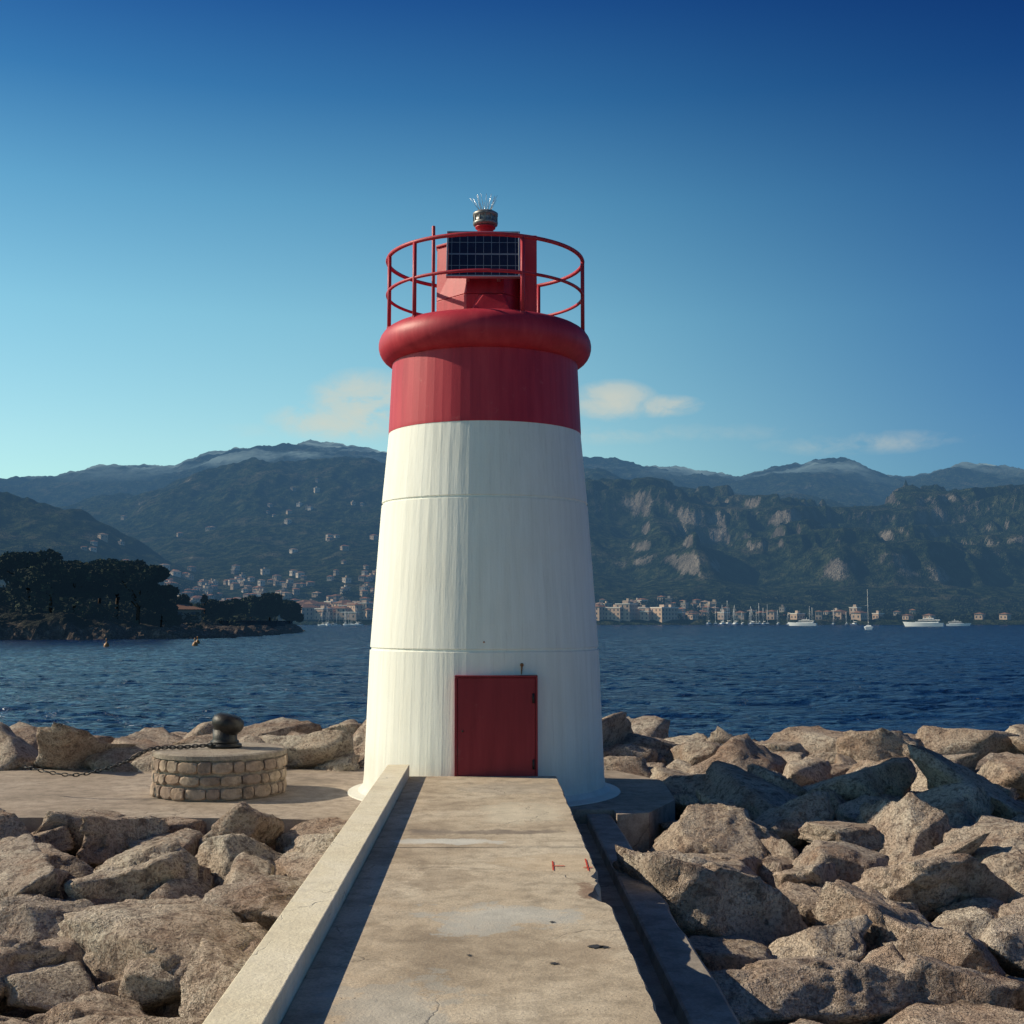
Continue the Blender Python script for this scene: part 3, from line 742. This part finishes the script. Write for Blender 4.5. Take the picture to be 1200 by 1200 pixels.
bb.obj('walkway_hole_discs', [DARK])  # flat dark discs paint the dark inside small holes
bb = B()
out = [(-14, 12.2), (-6, 12.5), (-3.6, 12.5), (-2.2, 12.4), (-1.07, 12.2), (-1.07, 12.92), (1.27, 12.92), (1.27, 12.6), (1.6, 12.7), (2.0, 13.6), (2.1, 15.2), (1.6, 16.3), (0, 16.6), (-2.4, 16.5), (-4, 16.4), (-7, 16.7), (-14, 16.9)]
n = len(out); bb.add([(x, y, -.33) for x, y in out]+[(x, y, -1.2) for x, y in out], [list(range(n))]+[(i, (i+1) % n, n+(i+1) % n, n+i) for i in range(n)])
bb.obj('quay_pavement', [SLAB])

# ------------------------------------------------------------------ stone plinth & bollard
PX, PY, PR = -3.06, 14.25, .73
STONE, g, b, o, geo = newmat('plinth_stone', (.4, .3, .24), .9)
isl = geo.outputs['Random Per Island']
n2 = g.noise(o, 9, 6, .7)
c = g.ramp(isl, [(0, (.40, .27, .19)), (.35, (.54, .42, .31)), (.7, (.32, .23, .18)), (1, (.58, .44, .32))])
c = g.mix(g.ramp(n2, [(.35, .7), (.6, 0)]), c, (.11, .08, .06)); setin(g, b, 'Base Color', c); setin(g, b, 'Normal', g.bump(n2, .8, .03))
MORT = mat_concrete('mortar', (.36, .30, .24), (.24, .19, .155), (.44, .38, .31), sc=4)
pl = empty('stone_mooring_plinth', (PX, PY, -.33))
bb = B(); bb.lathe([(PR-.025, 0), (PR-.025, .43), (PR+.01, .435), (PR+.012, .48), (PR-.02, .495), (.02, .51)], 64, 0, False); bb.obj('mortar_core', [MORT], pl)
R2 = random.Random(4); bb = B()
hs = [.0, .15, .28, .43]
for c_ in range(3):
    a = R2.uniform(0, .3); end = a+2*math.pi
    while a < end-.05:
        da = min(R2.uniform(.15, .34), end-a)
        z0 = hs[c_]+.008+R2.uniform(0, .01); z1 = hs[c_+1]-.006-R2.uniform(0, .012); k = 4; ro = PR+R2.uniform(0, .02); vs = []; fs = []
        a0 = a+.010; a1 = a+da-.010
        for i in range(k+1):
            t = a0+(a1-a0)*i/k; e = .018 if i in (0, k) else 0
            for (r_, z_) in ((PR-.08, z0), (ro-e, z0+e*.5), (ro+.006, z0+.02+e), (ro+.004, z1-.02-e), (ro-e, z1-e*.5), (PR-.08, z1)):
                vs.append((r_*math.cos(t), r_*math.sin(t), z_))
        for i in range(k):
            for j in range(5): fs.append((i*6+j, (i+1)*6+j, (i+1)*6+j+1, i*6+j+1))
        fs.append(range(6)); fs.append([k*6+j for j in range(6)][::-1])
        bb.add(vs, [list(f) for f in fs], 0, False); a += da
bb.obj('facing_stones', [STONE], pl, bevel=.006)
bo = empty('mooring_bollard', (PX+.05, PY+.0, .18))
bb = B(); bb.lathe([(.19, 0), (.19, .03), (.15, .05), (.135, .10), (.135, .20)], 28)
tl = Matrix.Translation((0, 0, .14)) @ Matrix.Rotation(math.radians(14), 4, 'Y')
bb.lathe([(.125, 0), (.14, .05), (.17, .08), (.182, .13), (.172, .18), (.12, .222), (.01, .232)], 28, 0, True, tl)
bb.obj('bollard_body', [IRON], bo)
bb = B()
p0 = Vector((PX-.02, PY-.15, .22))
path = [p0, Vector((PX-.35, PY-.2, .20)), Vector((PX-.72, PY-.25, .18)), Vector((PX-1.0, PY-.35, .04)), Vector((PX-1.5, PY-.4, -.08)), Vector((PX-2.1, PY-.2, -.02))]
def cr(P, t):
    n = len(P)-1; i = min(int(t*n), n-1); f = t*n-i
    a, b_, c_, d = P[max(i-1, 0)], P[i], P[i+1], P[min(i+2, n)]
    return .5*((2*b_)+(c_-a)*f+(2*a-5*b_+4*c_-d)*f*f+(3*b_-a-3*c_+d)*f**3)
NL = 46
for i in range(NL):
    t = (i+.5)/NL; p = cr(path, t); d = (cr(path, min(1, t+.01))-cr(path, max(0, t-.01))).normalized()
    up = Vector((0, 0, 1)) if i % 2 else Vector((0, 1, 0)); s = d.cross(up).normalized()
    loop = [p+d*(.034*math.cos(q)*1.15)+s*(.017*math.sin(q)) for q in [k/12*2*math.pi for k in range(12)]]
    bb.tube(loop, .0065, 6, 0, True)
bb.tube([p0+Vector((.07, .15, .0))+Vector((.15*math.cos(q), .15*math.sin(q), .02)) for q in [k/20*2*math.pi for k in range(20)]], .012, 6, 0, True)
bb.obj('mooring_chain', [IRON])

# ------------------------------------------------------------------ boulders
ico = {}
for s_ in (3, 4, 5):
    bm_ = bmesh.new(); bmesh.ops.create_icosphere(bm_, subdivisions=s_, radius=1)
    ico[s_] = (np.array([v.co[:] for v in bm_.verts]), np.array([[v.index for v in f.verts] for f in bm_.faces])); bm_.free()
def rotm(ax, ay, az_): return np.array(Euler((ax, ay, az_)).to_matrix())
def boulder(rng, c, size, sub):
    d, F = ico[sub]
    K = rng.integers(6, 11)
    nrm = rng.normal(size=(K, 3)); nrm /= np.linalg.norm(nrm, axis=1)[:, None]
    ax = np.array([[1, 0, 0], [-1, 0, 0], [0, 1, 0], [0, -1, 0], [0, 0, 1], [0, 0, -1]])+rng.normal(size=(6, 3))*.28
    ax /= np.linalg.norm(ax, axis=1)[:, None]
    nrm = np.vstack([nrm, ax]); p = np.concatenate([rng.uniform(.68, .98, K), rng.uniform(.66, .90, 6)])
    k = rng.uniform(70, 180)
    dn = np.maximum(d@nrm.T, 0)/p
    r = (dn**k).sum(1)**(-1/k)
    pos = d*r[:, None]; off = rng.uniform(0, 100, 3)
    pw_ = pos*np.array(size)
    S = max(size)
    n = .045*fbm(pw_*1.8+off, 3, 1)/S**.5 + .022*ridged(pw_*5+off, 4 if sub > 3 else 3, 2, .62)/S**.5
    q = fbm(pw_*1.7+off+7, 3, 21, .45)/1.2
    n = n - .10*sstep(.08, .12, q) - .07*sstep(-.24, -.20, q)
    q2 = fbm(pw_*4+off+31, 3, 27, .5)
    n = n - .035*sstep(.12, .17, q2)/S**.3
    if sub > 4: n = n+.014*fbm(pw_*20+off, 3, 7)
    pos = pos*(1.14+n)[:, None]*np.array(size)
    M = rotm(rng.normal()*.22, rng.normal()*.22, rng.uniform(0, 6.28))
    return pos@M.T+np.array(c), F
def nearest_excl(x, y, r):
    if -1.10-r*.80 < x < 1.27+r*.80 and y < 12.7: return True
    if x < -1.0:
        lo = np.interp(x, [-14, -6, -3.6, -2.2, -1.07], [12.2, 12.5, 12.5, 12.4, 12.2]); hi = np.interp(x, [-14, -7, -4, -2.4, 0], [16.9, 16.7, 16.2, 16.2, 16.6])
        if lo+r*.1 < y < hi+r*.5: return True
    else:
        if y < 16.6+r*.5 and y > 12 and x < np.interp(y, [12, 12.5, 13.6, 15.2, 16.3, 16.6], [1.27, 1.6, 1.9, 1.9, 1.6, 0])+r*.6: return True
    return False
def top(x, y):
    if x > 0: t = np.interp(y, [3, 8, 12, 16, 18.6, 20, 22.5], [-.74, -.62, -.45, -.32, -.16, -.6, -1.7]) + .06*min(max((x-1.5)/3, 0), 1)
    else: t = np.interp(y, [3, 8, 11.6, 12.4, 16, 18.2, 19.6, 22], [-.92, -.66, -.32, -.26, -.14, .04, -.5, -1.7])
    return float(t)
groups = {'L': [], 'R': [], 'Bk': []}; placed = []
rng = np.random.default_rng(101)
for (r0, r1, N_, sep, dz) in ((.52, .74, 420, 1.0, .04), (.34, .50, 6000, .76, .0), (.21, .32, 10000, .78, -.08), (.12, .20, 6000, .8, -.22)):
    for _ in range(N_):
        x = rng.uniform(-12.5, 13.5); y = rng.uniform(3.2, 22); r = rng.uniform(r0, r1)
        if r < .22 and (y > 18 or abs(x) > 8): continue
        if r < .22 and y > 12 and rng.random() < .5: continue
        if nearest_excl(x, y, r): continue
        if any((x-a)**2+(y-b_)**2 < (sep*(r+q))**2 for a, b_, q in placed): continue
        placed.append((x, y, r))
        zr = r*rng.uniform(.46, .70)
        zt = top(x, y)+dz+float(np.clip(rng.normal(), -1.3, 1.1))*.06
        vis = abs(x) < y*.48+1
        sub = 3 if (not vis or r < .18) else (5 if (r > .33 and y < 12.5) else 4)
        V, F = boulder(rng, (x, y, zt-zr*.80), (r*rng.uniform(1.0, 1.45), r*rng.uniform(.8, 1.05), zr), sub)
        gk = 'Bk' if y > 16 else ('L' if x < 0 else 'R')
        groups[gk].append((V, F))
print('boulders', len(placed))
for k in ('L', 'R', 'Bk'):
    vs = []; fs = []; o0 = 0
    for V, F in groups[k]:
        vs.append(V); fs.append(F+o0); o0 += len(V)
    print(k, o0)
    mesh_np('breakwater_boulders', np.vstack(vs), np.vstack(fs), [ROCK], smooth=True)
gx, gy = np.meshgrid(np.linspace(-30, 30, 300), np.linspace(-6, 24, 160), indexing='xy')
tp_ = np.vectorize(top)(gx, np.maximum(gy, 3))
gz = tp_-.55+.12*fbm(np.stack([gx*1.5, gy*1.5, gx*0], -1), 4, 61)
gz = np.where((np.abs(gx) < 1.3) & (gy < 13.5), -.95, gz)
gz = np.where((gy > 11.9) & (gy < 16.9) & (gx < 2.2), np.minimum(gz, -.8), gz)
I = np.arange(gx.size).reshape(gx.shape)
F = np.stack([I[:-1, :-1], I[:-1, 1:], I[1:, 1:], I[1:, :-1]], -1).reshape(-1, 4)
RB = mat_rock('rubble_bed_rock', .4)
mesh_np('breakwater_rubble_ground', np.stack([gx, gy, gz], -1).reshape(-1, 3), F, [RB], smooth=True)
